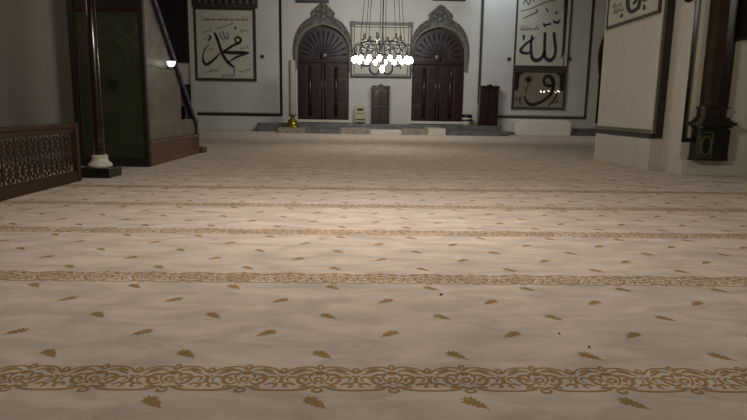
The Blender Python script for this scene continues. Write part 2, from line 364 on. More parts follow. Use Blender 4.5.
# ------------------------------------------------------------------ arched doors
outer = smooth_path([(1.03,2.4), (1.07,2.7), (1.1,3.05), (1.07,3.42), (.96,3.78), (.78,4.05), (.6,4.2), (.42,4.3)], 3)
crown = [(.42,4.3), (.36,4.36), (.42,4.44), (.40,4.53), (.31,4.57), (.27,4.65), (.18,4.68), (.14,4.76), (.05,4.8), (0,4.9)]
def make_door(n, cx, hw):
    d = root_struct('door_%d' % n, (cx, YW, .46)); k = hw/1.01
    inner = arch_in(hw)
    fn = lambda a, b, t: (cx+a, t, b)
    # carved surround
    so = outer + crown[1:]; so = [(x*k, z) for x, z in so]
    si = [(hw, 2.4)] + inner
    def resample(P, m):
        L = [0]
        for i in range(1, len(P)): L.append(L[-1]+math.dist(P[i], P[i-1]))
        out = []
        for q in range(m):
            t = L[-1]*q/(m-1); i = 1
            while i < len(L)-1 and L[i] < t: i += 1
            f = (t-L[i-1])/((L[i]-L[i-1]) or 1); f = max(0, min(1, f)); out.append((P[i-1][0]+(P[i][0]-P[i-1][0])*f, P[i-1][1]+(P[i][1]-P[i-1][1])*f))
        return out
    O = resample(so, 34); I = resample(si, 34)
    sm_ = MB()
    for s_ in (1, -1):
        sm_.band([(s_*x, z) for x, z in O], [(s_*x, z) for x, z in I], fn, YW-.1, YW+.0)
        for i in range(1, 33):                                      # relief: leaves along the rim and down the middle
            x, z = O[i]; sm_.ball((cx+s_*x*.99, YW-.09, z), .055, 8, sq=(1,.6,1))
            x = (O[i][0]*.5+I[i][0]*.5); z = (O[i][1]*.5+I[i][1]*.5)
            if i > 8: sm_.ball((cx+s_*x, YW-.1, z), .05+.02*(i % 2), 8, sq=(1,.6,.8))
    for (x, z, r) in [(0,4.36,.13), (.2,4.45,.1), (-.2,4.45,.1), (0,4.6,.12), (0,4.76,.07), (.12,4.58,.06), (-.12,4.58,.06)]:
        sm_.ball((cx+x, YW-.11, z), r, 10, sq=(1,.5,1))
    sur = sm_.build('carved_surround', M['wood'] if n == 3 else M['carved'], d)
    rim = MB()
    for s_ in (1, -1):
        P = resample(si, 30); Q = [(x+.07*(1 if x > .02 else 0)*min(1, x/.3), z+.06*(1-min(1, x/hw)**2)) for x, z in P]
        rim.band([(s_*x, z) for x, z in P], [(s_*x, z) for x, z in Q], fn, YW-.13, YW-.09)
    rim.build('arch_rim', M['wood_deep'] if n == 3 else M['carved_rim'], sur)
    MB().box(cx-hw-.06, cx+hw+.06, YW-.1, YW+.2, .36, .46, c=.01).build('sill', M['marble_white'], d)
    # tympanum with fan ribs
    ty = MB(); pts = [(x, z) for x, z in inner] + [(-x, z) for x, z in inner[::-1][1:]]
    ty.prism([(hw, 2.72)]+pts+[(-hw, 2.72)], fn, YW+.16, YW+.22, 0)
    for q in range(13):
        a = pi*(q+.5)/13; x1, z1 = .88*hw*cos(a), 2.88+.98*sin(a)
        ty.tube([(cx+.22*cos(a), YW+.165, 2.88+.22*sin(a)), (cx+x1, YW+.165, z1)], [.018, .03], 6, 1)
        ty.ball((cx+x1, YW+.15, z1), .045, 8, 1, sq=(1,.4,1))
    ty.ball((cx, YW+.16, 2.92), .16, 12, 1, sq=(1,.2,1))
    ty.build('tympanum', [M['wood_deep'], M['wood_deep']], d)
    MB().box(cx-hw, cx+hw, YW+.1, YW+.22, 2.66, 2.8, c=.02).build('transom', M['wood'], d)
    for s_ in (-1, 1):
        lf = MB(); xa, xb = (cx-hw, cx-.008) if s_ < 0 else (cx+.008, cx+hw)
        lf.box(xa, xb, YW+.15, YW+.21, .46, 2.66, 0)
        w_ = xb-xa
        for (z0, z1) in [(.56,1.1), (1.18,2.08), (2.16,2.58)]:      # moulded panels
            for (p0, p1) in [(.08,.38), (.6,.92)]:
                x0, x1 = xa+w_*p0, xa+w_*p1
                lf.box(x0, x1, YW+.13, YW+.15, z0, z1, 1, c=.008)
                lf.box(x0+.05, x1-.05, YW+.112, YW+.13, z0+.06, z1-.06, 0, c=.008)
        lf.tube([(xa+w_*.49, YW+.14, z) for z in (.6, 1.5, 2.5)], .065, 14, 0)
        lf.tube([(xa+w_*(.94 if s_ < 0 else .06), YW+.13, z) for z in (.5, 2.62)], .03, 8, 1)
        leaf = lf.build('door_leaf', [M['wood'], M['wood_deep']], d)
        hx = xb-.12 if s_ < 0 else xa+.12
        MB().tube([(hx, YW+.12, 1.3), (hx, YW+.08, 1.32), (hx, YW+.08, 1.48), (hx, YW+.12, 1.5)], .012, 8).build('handle', M['brass'], leaf)
    return d
for i, (cx, hw) in enumerate(DOORS): make_door(i+1, cx, hw)

# ------------------------------------------------------------------ wall calligraphy
def border(mb, x0, x1, z0, z1, w, y0, y1, mi=0, top=None):
    tw = top or w
    mb.box(x0, x1, y0, y1, z0, z0+w, mi, c=.006); mb.box(x0, x1, y0, y1, z1-tw, z1, mi, c=.006)
    mb.box(x0, x0+w, y0, y1, z0+w, z1-tw, mi, c=.006); mb.box(x1-w, x1, y0, y1, z0+w, z1-tw, mi, c=.006)
def back_fn(Y):
    def fn(a, b, t):
        x, z = on_back(a, b, Y); return (x, t, z)
    return fn
FB = back_fn(YW)
T0, T1 = YW-.045, YW-.052
WK[0] = 1.22
# 1. left panel
p = thing('framed_calligraphy', (-5.25, YW, 1.9), 'framed square calligraphy panel with one large black word, left of the carved doors', 'calligraphy panel')
x0, x1, z0, z1 = -6.44, -4.07, 1.9, 4.62
mb = MB(); mb.box(x0+.05, x1-.05, YW-.045, YW, z0+.05, z1+.02); mb.build('paper', M['board'], p)
mb = MB(); border(mb, x0, x1, z0, z1+.02, .1, YW-.08, YW-.002); mb.build('frame', M['frame'], p)
mb = MB(); mb.box(x0-.02, x1+.1, YW-.12, YW-.002, z1+.0, 5.1, c=.03)
for q in range(9): mb.ball((x0+.2+q*.26, YW-.12, 4.86), .11, 10, sq=(1,.35,1.2))
for q in range(18): mb.ball((x0+.08+q*.135, YW-.12, 4.68), .045, 8, sq=(1,.5,1))
mb.build('carved_cornice', M['frame'], p)
mb = MB()
S = lambda *pts, mi=0: stroke(mb, list(pts), FB, T0, T1, 5, mi)
S((214.6,32.5,1.2), (216.5,36.5,2.2), (219,43,2.3), (221.5,51,2.4), (225,58,2.4), (229,63,2.5), (234.6,67.6,1.4))
S((220.4,53,.9), (216,58,1.7), (211,62.3,2.2), (206.5,64.6,2.5), (203.6,61,1.8), (203.6,54.5,1), (205.6,49,.8), (209.5,44.5,.6))
S((224,52,2.4), (229,48.4,2.1), (234.5,45,2.0), (239,43.2,2.2), (241.3,40,2), (238.5,37.2,1.8), (235.3,39,1.5), (236.2,42,1.4), (239,43.5,1.2))
S((223.5,52.2,1.8), (230,52.8,2.8), (238,52.8,3.0), (244,52.6,2.4), (250,53,1.0))
S((248,53.6,1.2), (241,55.6,1.8), (234.5,58.5,1.6), (230.4,61.5,1.0), (229.4,63,.8))
S((234.2,66.5,.8), (234.6,71,.6), (234.4,75.5,.6))
S((235.6,26.4,1.5), (235.8,29.6,1.3))
S((209,35.4,.8), (211,37.5,1.6), (209.2,40,1.2), (208.8,41.8,.8))
S((216,29.4,.5), (221,27.6,.7), (228,25.4,.7), (233.4,23.6,.9), mi=1)
S((220,33,.7), (221.5,38,1.1), (224,40,.9), mi=1); S((223,31.5,.7), (225.5,38,1.4), (228.6,38,1.2), (227.6,32,.8), mi=1)
scribble(mb, 202.5, 19.6, 249, 19.8, 3, 11, .6, FB, T0, T1, 2)
scribble(mb, 205, 20.2, 247, 20.2, 2, 7, .5, FB, T0, T1, 0)
for a in [(203,32.6,212,30.2,2.2,3), (240,31.6,249,30.6,2.2,3), (203,50,213,49.6,1.8,3), (240,48.6,250,47.8,2,3), (206,72.4,219,70,2,4), (222,75.6,234,76,3,4), (240,72,251,69.8,2,4), (204,40,207,39,2,1)]:
    scribble(mb, *a[:5], a[5], .65, FB, T0, T1, 1)
mb.build('lettering', [M['ink'], M['ink_soft'], M['ink_red']], p)

WK[0] = 1.0
# 2. centre panel behind the chandelier
p = thing('framed_calligraphy', (.76, YW, 2.12), 'framed panel of mirrored calligraphy behind the lit chandelier, between the two arched doors', 'calligraphy panel')
x0, x1, z0, z1 = -.43, 1.95, 2.12, 4.2
MB().box(x0+.05, x1-.05, YW-.045, YW, z0+.03, z1-.05).build('paper', M['board'], p)
mb = MB(); border(mb, x0, x1, z0, z1, .07, YW-.075, YW-.002, 0, .11); border(mb, x0+.13, x1-.13, z0+.1, z1-.17, .03, YW-.06, YW-.044)
for xx in (x0+.07, x1-.07): mb.box(xx-.09, xx+.09, YW-.09, YW-.002, z1-.17, z1+.02, c=.01)
mb.build('frame', M['frame'], p)
mb = MB()
for s_ in (1, -1):
    m_ = lambda pts: [((x if s_ > 0 else 2*381-x), y, w) for x, y, w in pts]
    for P in [[(369.5,66,1.2),(370,70.5,2.2),(373,74,2.6),(377.5,73.6,2),(378.6,69,1.2)], [(364,45,1.6),(361,49,1.6),(363,54,1.6),(367,52.5,1.5),(367.6,47,1.6),(364,44.6,1.4)],
              [(372.5,57,1.6),(371.6,52,1.6),(374.6,49.6,1.8),(377.6,52,1.6),(378,58,1.5)], [(360,44,1.2),(366,41,1.8),(374,41.6,1.8),(380.5,44,1.2)], [(357,47,.9),(356,54,1.4),(358,62,1.8),(364,66,1.8),(371,65,1.4)],
              [(361.8,66.5,1.2),(361.6,69,1.2)], [(380.8,45,1),(380.6,52,1.2),(380.8,60,1)]]:
        stroke(mb, m_(P), FB, T0, T1, 5, 0)
mb.build('lettering', [M['ink_blue']], p)

WK[0] = 1.3
# 3. tall panel on the right with the word Allah
p = thing('framed_calligraphy', (7.03, YW, 2.62), 'tall white calligraphy panel with large upright black strokes, above the glazed picture', 'calligraphy panel')
x0, x1, z0, z1 = 5.95, 8.1, 2.62, 6.3
MB().box(x0+.03, x1-.03, YW-.045, YW, z0+.01, z1-.03).build('paper', M['board'], p)
mb = MB(); border(mb, x0, x1, z0, z1, .055, YW-.07, YW-.002); mb.box(x1-.2,x1-.17,YW-.055,YW-.044,z0+.06,z1-.1); mb.build('frame', M['frame'], p)
mb = MB()
S((566.4,-18,2.6), (566,-5,3.3), (565.4,10,2.8), (564.4,28,2.3), (563.2,46,2.0), (561,58.5,1.0))
S((553.6,32.5,2.2), (554.2,40,2.4), (555.2,50,2.2), (553.6,57,2.4), (549.5,60.4,3.2), (545.4,58.4,2.6), (544.2,52,2.2), (544.4,42,2.3), (544.6,32.5,2.2))
S((544.2,51,2.0), (541.4,57.6,2.4), (536.4,60.6,3.2), (531.8,58,2.6), (530.6,50,2.3), (531,41,1.8), (531.8,35.5,2.0))
S((534.4,38,1.0), (528,42.2,1.9), (523,46.4,1.8), (520.2,51,2.4), (524.6,53.4,2.4), (530,52.6,1.6))
S((522.8,35,1.6), (523.6,37.6,1.8), (522.6,40,.9))
S((555.4,12,1.6), (556.4,14,1.7)); S((553.2,20.4,1.2), (554.6,23,1.6), (556.6,21.6,1.2), (557.2,24,1.1), (559.6,19.8,1.2)); S((545.6,8,.9), (547.6,12.4,1.1))
S((543,23.4,1.3), (544.4,26,1.6), (546.4,24.6,1.4), (549.6,24.4,1.4), (549.2,22.4,1)); 
S((522,18.6,.5), (530,15.2,.9), (537,11.6,1.3), (535.4,9.6,.9), mi=1); S((520,11.4,.5), (530,8.8,.7), (542,3.6,.9), (556,-.5,1.1), mi=1)
S((523,4,.8), (525.4,0,1.2), (528,4.4,.9), (531,-1,1.3), (534,2,.8), mi=1)
scribble(mb, 519.5, 29.6, 539, 29.2, 4, 7, .7, FB, T0, T1, 1)
mb.build('lettering', [M['ink_blue'], M['ink_soft']], p)

WK[0] = 1.1
# 4. glazed picture with a large waw
p = thing('glazed_picture', (7.03, YW, .95), 'square glazed picture with one curled dark letter and pink flower, above the wall pedestal', 'picture')
x0, x1, z0, z1 = 5.95, 8.08, .98, 2.6
MB().box(x0+.05, x1-.05, YW-.04, YW, z0+.05, z1-.05).build('paper', M['board_rose'], p)
mb = MB(); border(mb, x0, x1, z0, z1, .09, YW-.085, YW-.002, 0, .2); mb.build('frame', M['frame'], p)
mb = MB(); g0, g1 = YW-.04, YW-.048
C = lambda s_: [((7.015+s_*x), z) for x, z in [(.98,2.41), (.6,2.41), (.78,2.3), (.82,2.1), (.8,1.85), (.88,1.68), (.98,1.75)]]
for s_ in (1, -1): MB().prism(C(s_), fnb, g0, g1, 0).build('corner_ornament', M['ink_green'], p)
mb = MB(); FG = lambda a, b, t: FB(a, b, t)
ST = lambda *pts, mi=0: stroke(mb, list(pts), FG, YW-.048, YW-.056, 5, mi)
ST((552.4,85,2.6), (549,86,2.8), (544.6,84.6,2.6), (543.4,80,2.6), (546,76.6,3), (550,77,3.4), (552.6,81,3.6), (553,86,3.2), (551.4,92.5,2.8), (546,98.4,2.6), (540,102.2,2.6), (533,104.6,3), (528,103.4,2.8), (525.2,99.6,2), (524.4,95.6,1.2))
ST((525.6,94,.8), (526.4,89,.8), (528,84,1.2), mi=1); ST((525.8,90,.5), (523.8,87,1.4), mi=1)
for a in range(6):
    an = a*pi/3; ST((528.2,79.6,1.2), (528.2+2*cos(an), 79.6+2*sin(an), 2.6), (528.2+3.6*cos(an), 79.6+3.4*sin(an), 1), mi=1)
ST((547.5,105.6,1), (551.5,102.5,2), (555,98,1.8), (557,92.6,1.2), mi=1); ST((553,103,.6), (556,102,1.6), (557.4,99,.8), mi=2)
ST((521,105,1), (519.4,101,1.6), (519.8,96,1), mi=2); ST((516.5,101,1), (515.6,97,1.4), mi=1)
mb.build('lettering', [M['ink_green'], M['ink_red'], M['ink_soft']], p)
MB().add([(x0+.08, YW-.075, z0+.08), (x1-.08, YW-.075, z0+.08), (x1-.08, YW-.075, z1-.19), (x0+.08, YW-.075, z1-.19)], [(0,1,2,3)]).build('glass_pane', M['glass'], p)

# 5. panel on the side of the right pier
p = thing('framed_calligraphy', (4.68, 10.5, 2.48), 'dark-framed calligraphy panel cut off by the top edge, on the side of the right pier', 'calligraphy panel')
mb = MB(); mb.box(4.655, 4.678, 9.5, 11.46, 2.5, 4.6); mb.build('paper', M['board'], p)
mb = MB()
mb.box(4.64,4.678,9.47,11.49,2.47,2.52,c=.004); mb.box(4.64,4.678,9.47,11.49,4.58,4.63,c=.004); mb.box(4.64,4.678,9.47,9.52,2.52,4.58,c=.004); mb.box(4.64,4.678,11.44,11.49,2.52,4.58,c=.004)
mb.build('frame', M['frame'], p)
mb = MB()
def FS(a, b, t):
    y, z = on_side(a, b, 4.655); return (t, y, z)
SS = lambda *pts, mi=0: stroke(mb, list(pts), FS, 4.655, 4.648, 5, mi)
SS((627.6,-8,3.4), (627.8,0,3.4), (628.2,7,3.4), (630.6,11.6,3.4), (634.6,10.4,3.2), (638.6,7,3), (639.8,0,2.6), (639.4,-8,2.6))
SS((633,4,2), (636,1,2.4), (634,-4,2.4)); SS((623,14,1), (621.6,16,2), (621.2,17.8,1)); SS((644.2,4.6,1.2), (644.6,7.6,2.2), (643.4,10,1.2)); SS((642,1,1.2), (646,.5,1.4), (647,-3,1))
scribble(mb, 612.5, 13.6, 624, 9.4, 4, 4, .8, FS, 4.655, 4.648, 1); scribble(mb, 612.5, 8, 622, 4.6, 4, 3, .8, FS, 4.655, 4.648, 1)
mb.build('lettering', [M['ink'], M['ink_soft']], p)

WK[0] = 1.0
# two slate plaques above the doors
for cx, lab in ((-1.9, 'dark slate plaque above the finial of the left carved door'), (3.33, 'dark slate plaque above the finial of the door right of the chandelier')):
    z0 = 4.86 if cx < 0 else 5.03
    p = thing('wall_plaque', (cx, YW, z0), lab, 'plaque', 'slate plaques above the doors')
    MB().box(cx-.6, cx+.6, YW-.05, YW-.001, z0+.03, z0+.55).build('slab', M['plaque'], p)
    mb = MB(); border(mb, cx-.63, cx+.63, z0, z0+.58, .05, YW-.07, YW-.001); mb.build('frame', M['frame'], p)

# small wall fittings
for (px, py, lab) in ((262.5,56.5,'small round dark wall fitting right of the large black word panel'), (509,59,'small round dark wall fitting left of the tall white panel'), (569.5,59,'small round dark wall fitting right of the tall white panel')):
    x, z = on_back(px, py, YW)
    mb = MB()
    pts = [(x+.075*cos(2*pi*k/16), z+.075*sin(2*pi*k/16)) for k in range(16)]
    mb.prism(pts, fnb, YW-.03, YW-.001); mb.ball((x, YW-.05, z), .055, 12, sq=(1,.8,1))
    tag(mb.build('wall_fitting', M['frame']), lab, 'wall fitting', 'small round wall fittings')

# ------------------------------------------------------------------ cabinets in front of the back wall
def cabinet(name, x0, x1, y0, y1, z0, z1, label):
    p = thing(name, ((x0+x1)/2, (y0+y1)/2, z0), label, 'cabinet'); w = x1-x0; cx = (x0+x1)/2
    mb = MB(); mb.box(x0, x1, y0+.03, y1, z0, z1-.1, c=.01); mb.box(x0-.015, x1+.015, y0, y1, z0, z0+.08, c=.008); mb.build('body', M['wood'], p)
    top = [(x0-.02, z1-.12), (x1+.02, z1-.12), (x1+.02, z1-.04)] + [(cx+w*.5*u, z1-.05+.035*cos(u*pi*1.5)**2*(abs(u)>.3)+.085*max(0,cos(u*pi*1.1))**1.5) for u in (.85,.7,.55,.4,.25,.1,0,-.1,-.25,-.4,-.55,-.7,-.85)] + [(x0-.02, z1-.04)]
    MB().prism(top, fnb, y0-.02, y1).build('carved_pediment', M['wood'], p)
    for s_ in (-1, 1):
        a, b = (x0+.03, cx-.005) if s_ < 0 else (cx+.005, x1-.03)
        d = MB(); d.box(a, b, y0+.005, y0+.03, z0+.1, z1-.16, 0)
        zm = z0+(z1-z0)*.48
        for (q0, q1) in ((z0+.15, zm-.03), (zm+.03, z1-.22)): d.box(a+.05, b-.05, y0-.01, y0+.005, q0, q1, 1, c=.006)
        dd = d.build('door', [M['wood'], M['wood_deep']], p)
        MB().ball((b-.025 if s_ < 0 else a+.025, y0-.012, zm), .014, 8).build('knob', M['brass'], dd)
cabinet('cabinet', .41, 1.1, 23.0, 23.47, .33, 1.82, 'dark red wooden cabinet with curved top, below the panel behind the chandelier')
cabinet('cabinet', 4.62, 5.33, 23.0, 23.47, .33, 1.88, 'dark red wooden cabinet with curved top, right of the right arched door')

# folding chair
cy = 23.2; cxx = -.03
p = thing('folding_chair', (cxx, cy, .33), 'cream folding chair with dark slots, folded against the wall beside the central cabinet', 'chair')
for s_ in (-1, 1): MB().tube([(cxx+s_*.2, cy-.16, .33), (cxx+s_*.2, cy+.02, .7), (cxx+s_*.19, cy+.1, 1.02)], .02, 8).build('leg', M['chair'], p)
for s_ in (-1, 1): MB().tube([(cxx+s_*.165, cy+.12, .345), (cxx+s_*.165, cy+.04, .62)], .018, 8).build('leg', M['chair'], p)
mb = MB(); mb.box(cxx-.2, cxx+.2, cy+.04, cy+.075, .92, 1.04, 0, c=.012); mb.box(cxx-.2, cxx-.12, cy+.04, cy+.07, .8, .92, 0); mb.box(cxx+.12, cxx+.2, cy+.04, cy+.07, .8, .92, 0); mb.box(cxx-.2, cxx+.2, cy+.03, cy+.065, .74, .82, 0, c=.01); mb.box(cxx-.12, cxx+.12, cy+.06, cy+.066, .81, .93, 1)
mb.build('backrest', [M['chair'], M['chair_dark']], p)
mb = MB(); mb.box(cxx-.19, cxx+.19, cy-.04, cy-.01, .52, .72, 0, c=.012); mb.box(cxx-.15, cxx+.15, cy-.075, cy-.055, .46, .51, 1); mb.box(cxx-.19, cxx+.19, cy-.085, cy-.06, .4, .46, 0, c=.008); mb.build('seat', [M['chair'], M['chair_dark']], p)

# white pot with dark rim at foot of right door
cx, cy = 4.14, 23.15
p = thing('waste_bin', (cx, cy, .33), 'small white round bin with dark lid, standing between right arched door and cabinet', 'bin')
MB().lathe([(.15,.33),(.17,.36),(.19,.62),(.185,.63)], cx, cy, 24).build('body', M['marble_white'], p)
MB().lathe([(.197,.5),(.2,.5),(.2,.56),(.197,.56)], cx, cy, 24).build('stripe', M['metal_dark'], p)
MB().lathe([(.2,.63),(.225,.65),(.225,.71),(.2,.74),(.1,.76),(.02,.765)], cx, cy, 24).build('lid', M['stone_black'], p)

# giant candle on brass stand
cx, cy = -2.55, 22.2
tag(MB().lathe([(.125,.655),(.13,.67),(.127,1.2),(.13,1.9),(.127,2.55),(.11,2.62),(.04,2.645),(.008,2.65),(.008,2.7),(.004,2.71)], cx, cy, 24).build('candle', M['wax']), 'tall thick cream candle standing in the brass holder left of the doors', 'candle')
p = thing('candle_holder', (cx, cy, .19), 'bell-shaped brass candle holder carrying the tall cream candle', 'candle holder')
MB().lathe([(.29,.192),(.29,.22),(.25,.25),(.2,.34),(.17,.42),(.185,.44),(.185,.46),(.13,.47)], cx, cy, 28).build('base', M['brass'], p)
MB().lathe([(.1,.47),(.075,.52),(.075,.57),(.11,.6),(.165,.64),(.165,.655)], cx, cy, 28).build('cup', M['brass'], p)

# ------------------------------------------------------------------ chandeliers
def chandelier(cx, cy, zb, R, nb, label, ztop, group, extra=1.0):
    k = R/.72; p = thing('chandelier', (cx, cy, zb-.3*k), label, 'chandelier', group)
    mb = MB(); n = 48
    hoop = lambda r, z, t: mb.tube([(cx+r*cos(2*pi*i/n), cy+r*sin(2*pi*i/n), z) for i in range(n+1)], t, 8, cap=False)
    hoop(.56*k, zb+.3*k, .016*k); hoop(.56*k, zb+.38*k, .012*k); hoop(.3*k, zb+.06*k, .012*k)
    for i in range(24):
        a = 2*pi*i/24; b = 2*pi*(i+.5)/24
        mb.tube([(cx+.56*k*cos(a), cy+.56*k*sin(a), zb+.3*k), (cx+.56*k*cos(b), cy+.56*k*sin(b), zb+.38*k)], .007*k, 5)
    mb.build('hoop', M['metal'], p)
    mb = MB(); mb.lathe([(r*k, zb+z*k) for r, z in [(.01,-.16),(.05,-.13),(.08,-.05),(.05,.02),(.03,.1),(.05,.16),(.07,.22),(.04,.3),(.02,.45),(.035,.5),(.02,.55),(.015,.8)]], cx, cy, 16); 
    for i in range(8):
        a = 2*pi*i/8; r = lambda q: (cx+q*k*cos(a), cy+q*k*sin(a))
        mb.tube([(*r(.05), zb+.15*k), (*r(.2), zb+.04*k), (*r(.38), zb+.1*k), (*r(.5), zb+.22*k), (*r(.56), zb+.3*k)], .011*k, 6)
    mb.build('stem', M['metal'], p)
    for i in range(nb):
        a = 2*pi*(i+.13)/nb; r = lambda q, a=a: (cx+q*k*cos(a), cy+q*k*sin(a))
        arm = MB().tube(smooth_path([(*r(.56), zb+.32*k), (*r(.65), zb+.36*k), (*r(.73), zb+.26*k), (*r(.74), zb+.14*k), (*r(.72), zb+.08*k)], 3), .011*k, 6)
        arm.lathe([(.02*k, zb+.1*k), (.035*k, zb+.07*k), (.028*k, zb+.05*k)], *r(.72), 10)
        arm.build('arm', M['metal_dark'], p)
        MB().lathe([(r_*k, zb+z*k) for r_, z in [(.02,.05),(.04,.03),(.052,-.005),(.052,-.03),(.04,-.06),(.02,-.078),(.004,-.082)]], *r(.72), 14).build('bulb', M['bulb'], p)
    if extra: MB().lathe([(r_*k, zb+z*k) for r_, z in [(.02,-.16),(.045,-.18),(.06,-.22),(.055,-.26),(.03,-.3),(.005,-.315)]], cx, cy, 14).build('bulb', M['bulb'], p)
    for i in range(6 if extra else 0):
        a = 2*pi*(i+.2)/6; q = (cx+.46*k*cos(a), cy+.46*k*sin(a))
        cu = MB().lathe([(r_*k, zb+z*k) for r_, z in [(.015,.3),(.02,.42),(.07,.45),(.08,.47),(.065,.475),(.03,.49),(.03,.6),(.025,.6)]], *q, 16)
        cu.build('candle_cup', M['silver'], p)
    for i in range(8):
        a = 2*pi*i/8+.1; MB().tube([(cx+.56*k*cos(a), cy+.56*k*sin(a), zb+.38*k), (cx+.02*cos(a), cy+.02*sin(a), ztop-.35)], .007, 5).build('suspension_cable', M['metal_dark'], p)
    MB().tube([(cx, cy, zb+.5*k), (cx, cy, ztop-.1)], .013, 6).build('suspension_rod', M['metal_dark'], p)
    MB().lathe([(.03, ztop-.36), (.14, ztop-.25), (.16, ztop-.02), (.18, ztop)], cx, cy, 16).build('ceiling_rose', M['bronze'], p)
    return p
chandelier(.485, 14.0, 2.05, .67, 18, 'round metal chandelier with ring of lit bulbs, hanging from cables in mid hall', ZC, 'chandeliers of the hall')
ax, az = on_back(549.5, 91.5, 2*(YW-.075)-20.0)
chandelier(ax, 20.0, az, .4, 10, 'smaller lit ring chandelier in the right aisle, seen only as reflection in the glazed picture', ZC, 'chandeliers of the hall', 0)

# ------------------------------------------------------------------ pulpit at the left
p = thing('pulpit', (-3.7, 10.4, 0), 'wooden and marble pulpit with dark green front and blue diagonal stair rail', 'pulpit')
XF = -3.2
mb = MB(); mb.box(-4.28, XF-.02, 9.06, 11.78, .08, .34, c=.01); mb.box(-4.28, XF, 9.06, 11.8, 0, .09, c=.012); mb.box(-4.28, XF+.01, 9.06, 11.8, .33, .385, c=.012)
for y in (11.36, 11.5, 11.64, 11.76): mb.box(XF-.03, XF-.006, y-.03, y+.03, .1, .33, c=.005)
mb.build('plinth', M['wood_gold'], p)
MB().box(-4.0, XF+.06, 11.8, 12.12, 0, .11, c=.012).build('step', M['wood_gold'], p)
XS = XF-.06
dz = lambda y: 2.53 + (y-9.55)*(.56-2.53)/(11.65-9.55)        # handrail line
fns = lambda a, b, t: (t, a, b)
MB().box(-4.2, XS+.02, 9.06, 11.66, .385, .68, c=.01).build('marble_base', M['marble_flank'], p)
mb = MB(); mb.prism([(9.2,.68), (10.86,.68), (10.86, dz(10.86)), (10.6, 1.52), (9.2,1.52)], fns, -4.1, XS, 0)
mb.box(XS-.02, XS+.012, 9.2, 10.62, 1.52, 1.55, 1)
mb.prism([(9.1,1.55), (10.5,1.55), (9.35,dz(9.35)), (9.1,dz(9.1))], fns, -4.1, XS, 0)
mb.build('flank', [M['marble_flank'], M['olive']], p)
MB().prism([(10.88,.68), (11.5,.68), (10.88,dz(10.88))], fns, -4.08, XS-.02).build('lower_flank', M['wood_black'], p)
mb = MB(); 
ya, yb_ = 8.98, 11.72
mb.prism([(ya,dz(ya)-.02), (yb_,dz(yb_)-.02), (yb_,dz(yb_)+.12), (ya,dz(ya)+.12)], fns, XS-.04, XS+.05, 0)
mb.box(XS-.04, XS+.05, 11.66, 11.76, .385, dz(11.7)+.16, c=.01)
n = 13
for i in range(n):
    y = ya+.15+(yb_-ya-.3)*i/(n-1); mb.ball((XS+.052, y, dz(y)+.05), .035, 8, sq=(.3,1,1))
mb.build('stair_rail', M['rail_blue'], p)
mb = MB(); mb.prism([(ya,dz(ya)-.02), (yb_,dz(yb_)-.02), (yb_,dz(yb_)+.12), (ya,dz(ya)+.12)], fns, -4.2, -4.12, 0); mb.build('stair_rail', M['rail_blue'], p)
mb = MB()
for i in range(9):
    y0 = 9.2+i*.28; zt = dz(y0+.28)-.1; 
    if zt > .7: mb.box(-4.12, XS-.02, y0, y0+.28, .68, zt)
mb.build('stairs', M['marble_flank'], p)
# green front
YG = 9.0
fp = MB(); fp.box(-4.28, XF-.05, YG, YG+.05, .12, 2.26, 0); front = fp.build('front_panel', M['green_cloth'], p)
mb = MB(); g = lambda a, b, t: (-3.72+a, t, b)
for s_ in (1, -1):
    stroke(mb, [(s_*.46,.3,.02), (s_*.46,1.3,.02), (s_*.45,1.65,.025), (s_*.36,1.85,.03), (s_*.2,1.98,.03), (s_*.1,2.08,.03), (0,2.18,.02)], g, YG, YG-.008, 5)
    stroke(mb, [(s_*.34,1.9,.03), (s_*.42,2.02,.045), (s_*.4,2.14,.02)], g, YG, YG-.008, 5)
    stroke(mb, [(s_*.05,1.9,.02), (s_*.2,1.8,.04), (s_*.28,1.6,.03), (s_*.22,1.5,.02)], g, YG, YG-.008, 5)
mb.build('arch_ornament', M['green_orn'], front)
mb = MB(); pts = [(-3.7+.075*(1+.12*cos(8*2*pi*k/48))*cos(2*pi*k/48), 1.22+.075*(1+.12*cos(8*2*pi*k/48))*sin(2*pi*k/48)) for k in range(48)]
mb.prism(pts, fnb, YG, YG-.012); mb.build('medallion', M['wood_black'], front)
mb = MB(); mb.box(XF-.06, XF+.005, YG-.03, YG+.06, .0, 4.2, c=.012); mb.box(-4.29, -4.2, YG-.03, YG+.06, .0, 4.2, c=.012); mb.box(-4.28, XF-.05, YG-.02, YG+.06, .0, .13, c=.01)
mb.build('front_frame', M['wood_black'], p)
MB().box(-4.28, XF-.05, YG-.02, YG+.05, 2.26, 2.32, c=.01).build('transom', M['wood'], p)
MB().box(-4.28, XF-.05, YG, YG+.04, 2.32, 4.15).build('upper_panel', M['wood_black'], p)
# glowing bowl on the flank, stands in for a lamp reflection
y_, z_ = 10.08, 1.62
p = thing('lamp_glint', (XS, y_, z_), 'small glowing white bowl standing in for a lamp reflection on the pale pulpit flank below the stair rail', 'lamp reflection')
MB().lathe([(.012,z_-.06),(.04,z_-.052),(.06,z_-.025),(.07,z_+.01),(.074,z_+.03),(.06,z_+.032)], XS+.1, y_, 20).build('glint_bowl', M['bowl'], p)
MB().tube([(XS-.0, y_, z_-.08), (XS+.06, y_, z_-.085), (XS+.1, y_, z_-.062)], .012, 8).build('bracket', M['metal_dark'], p)

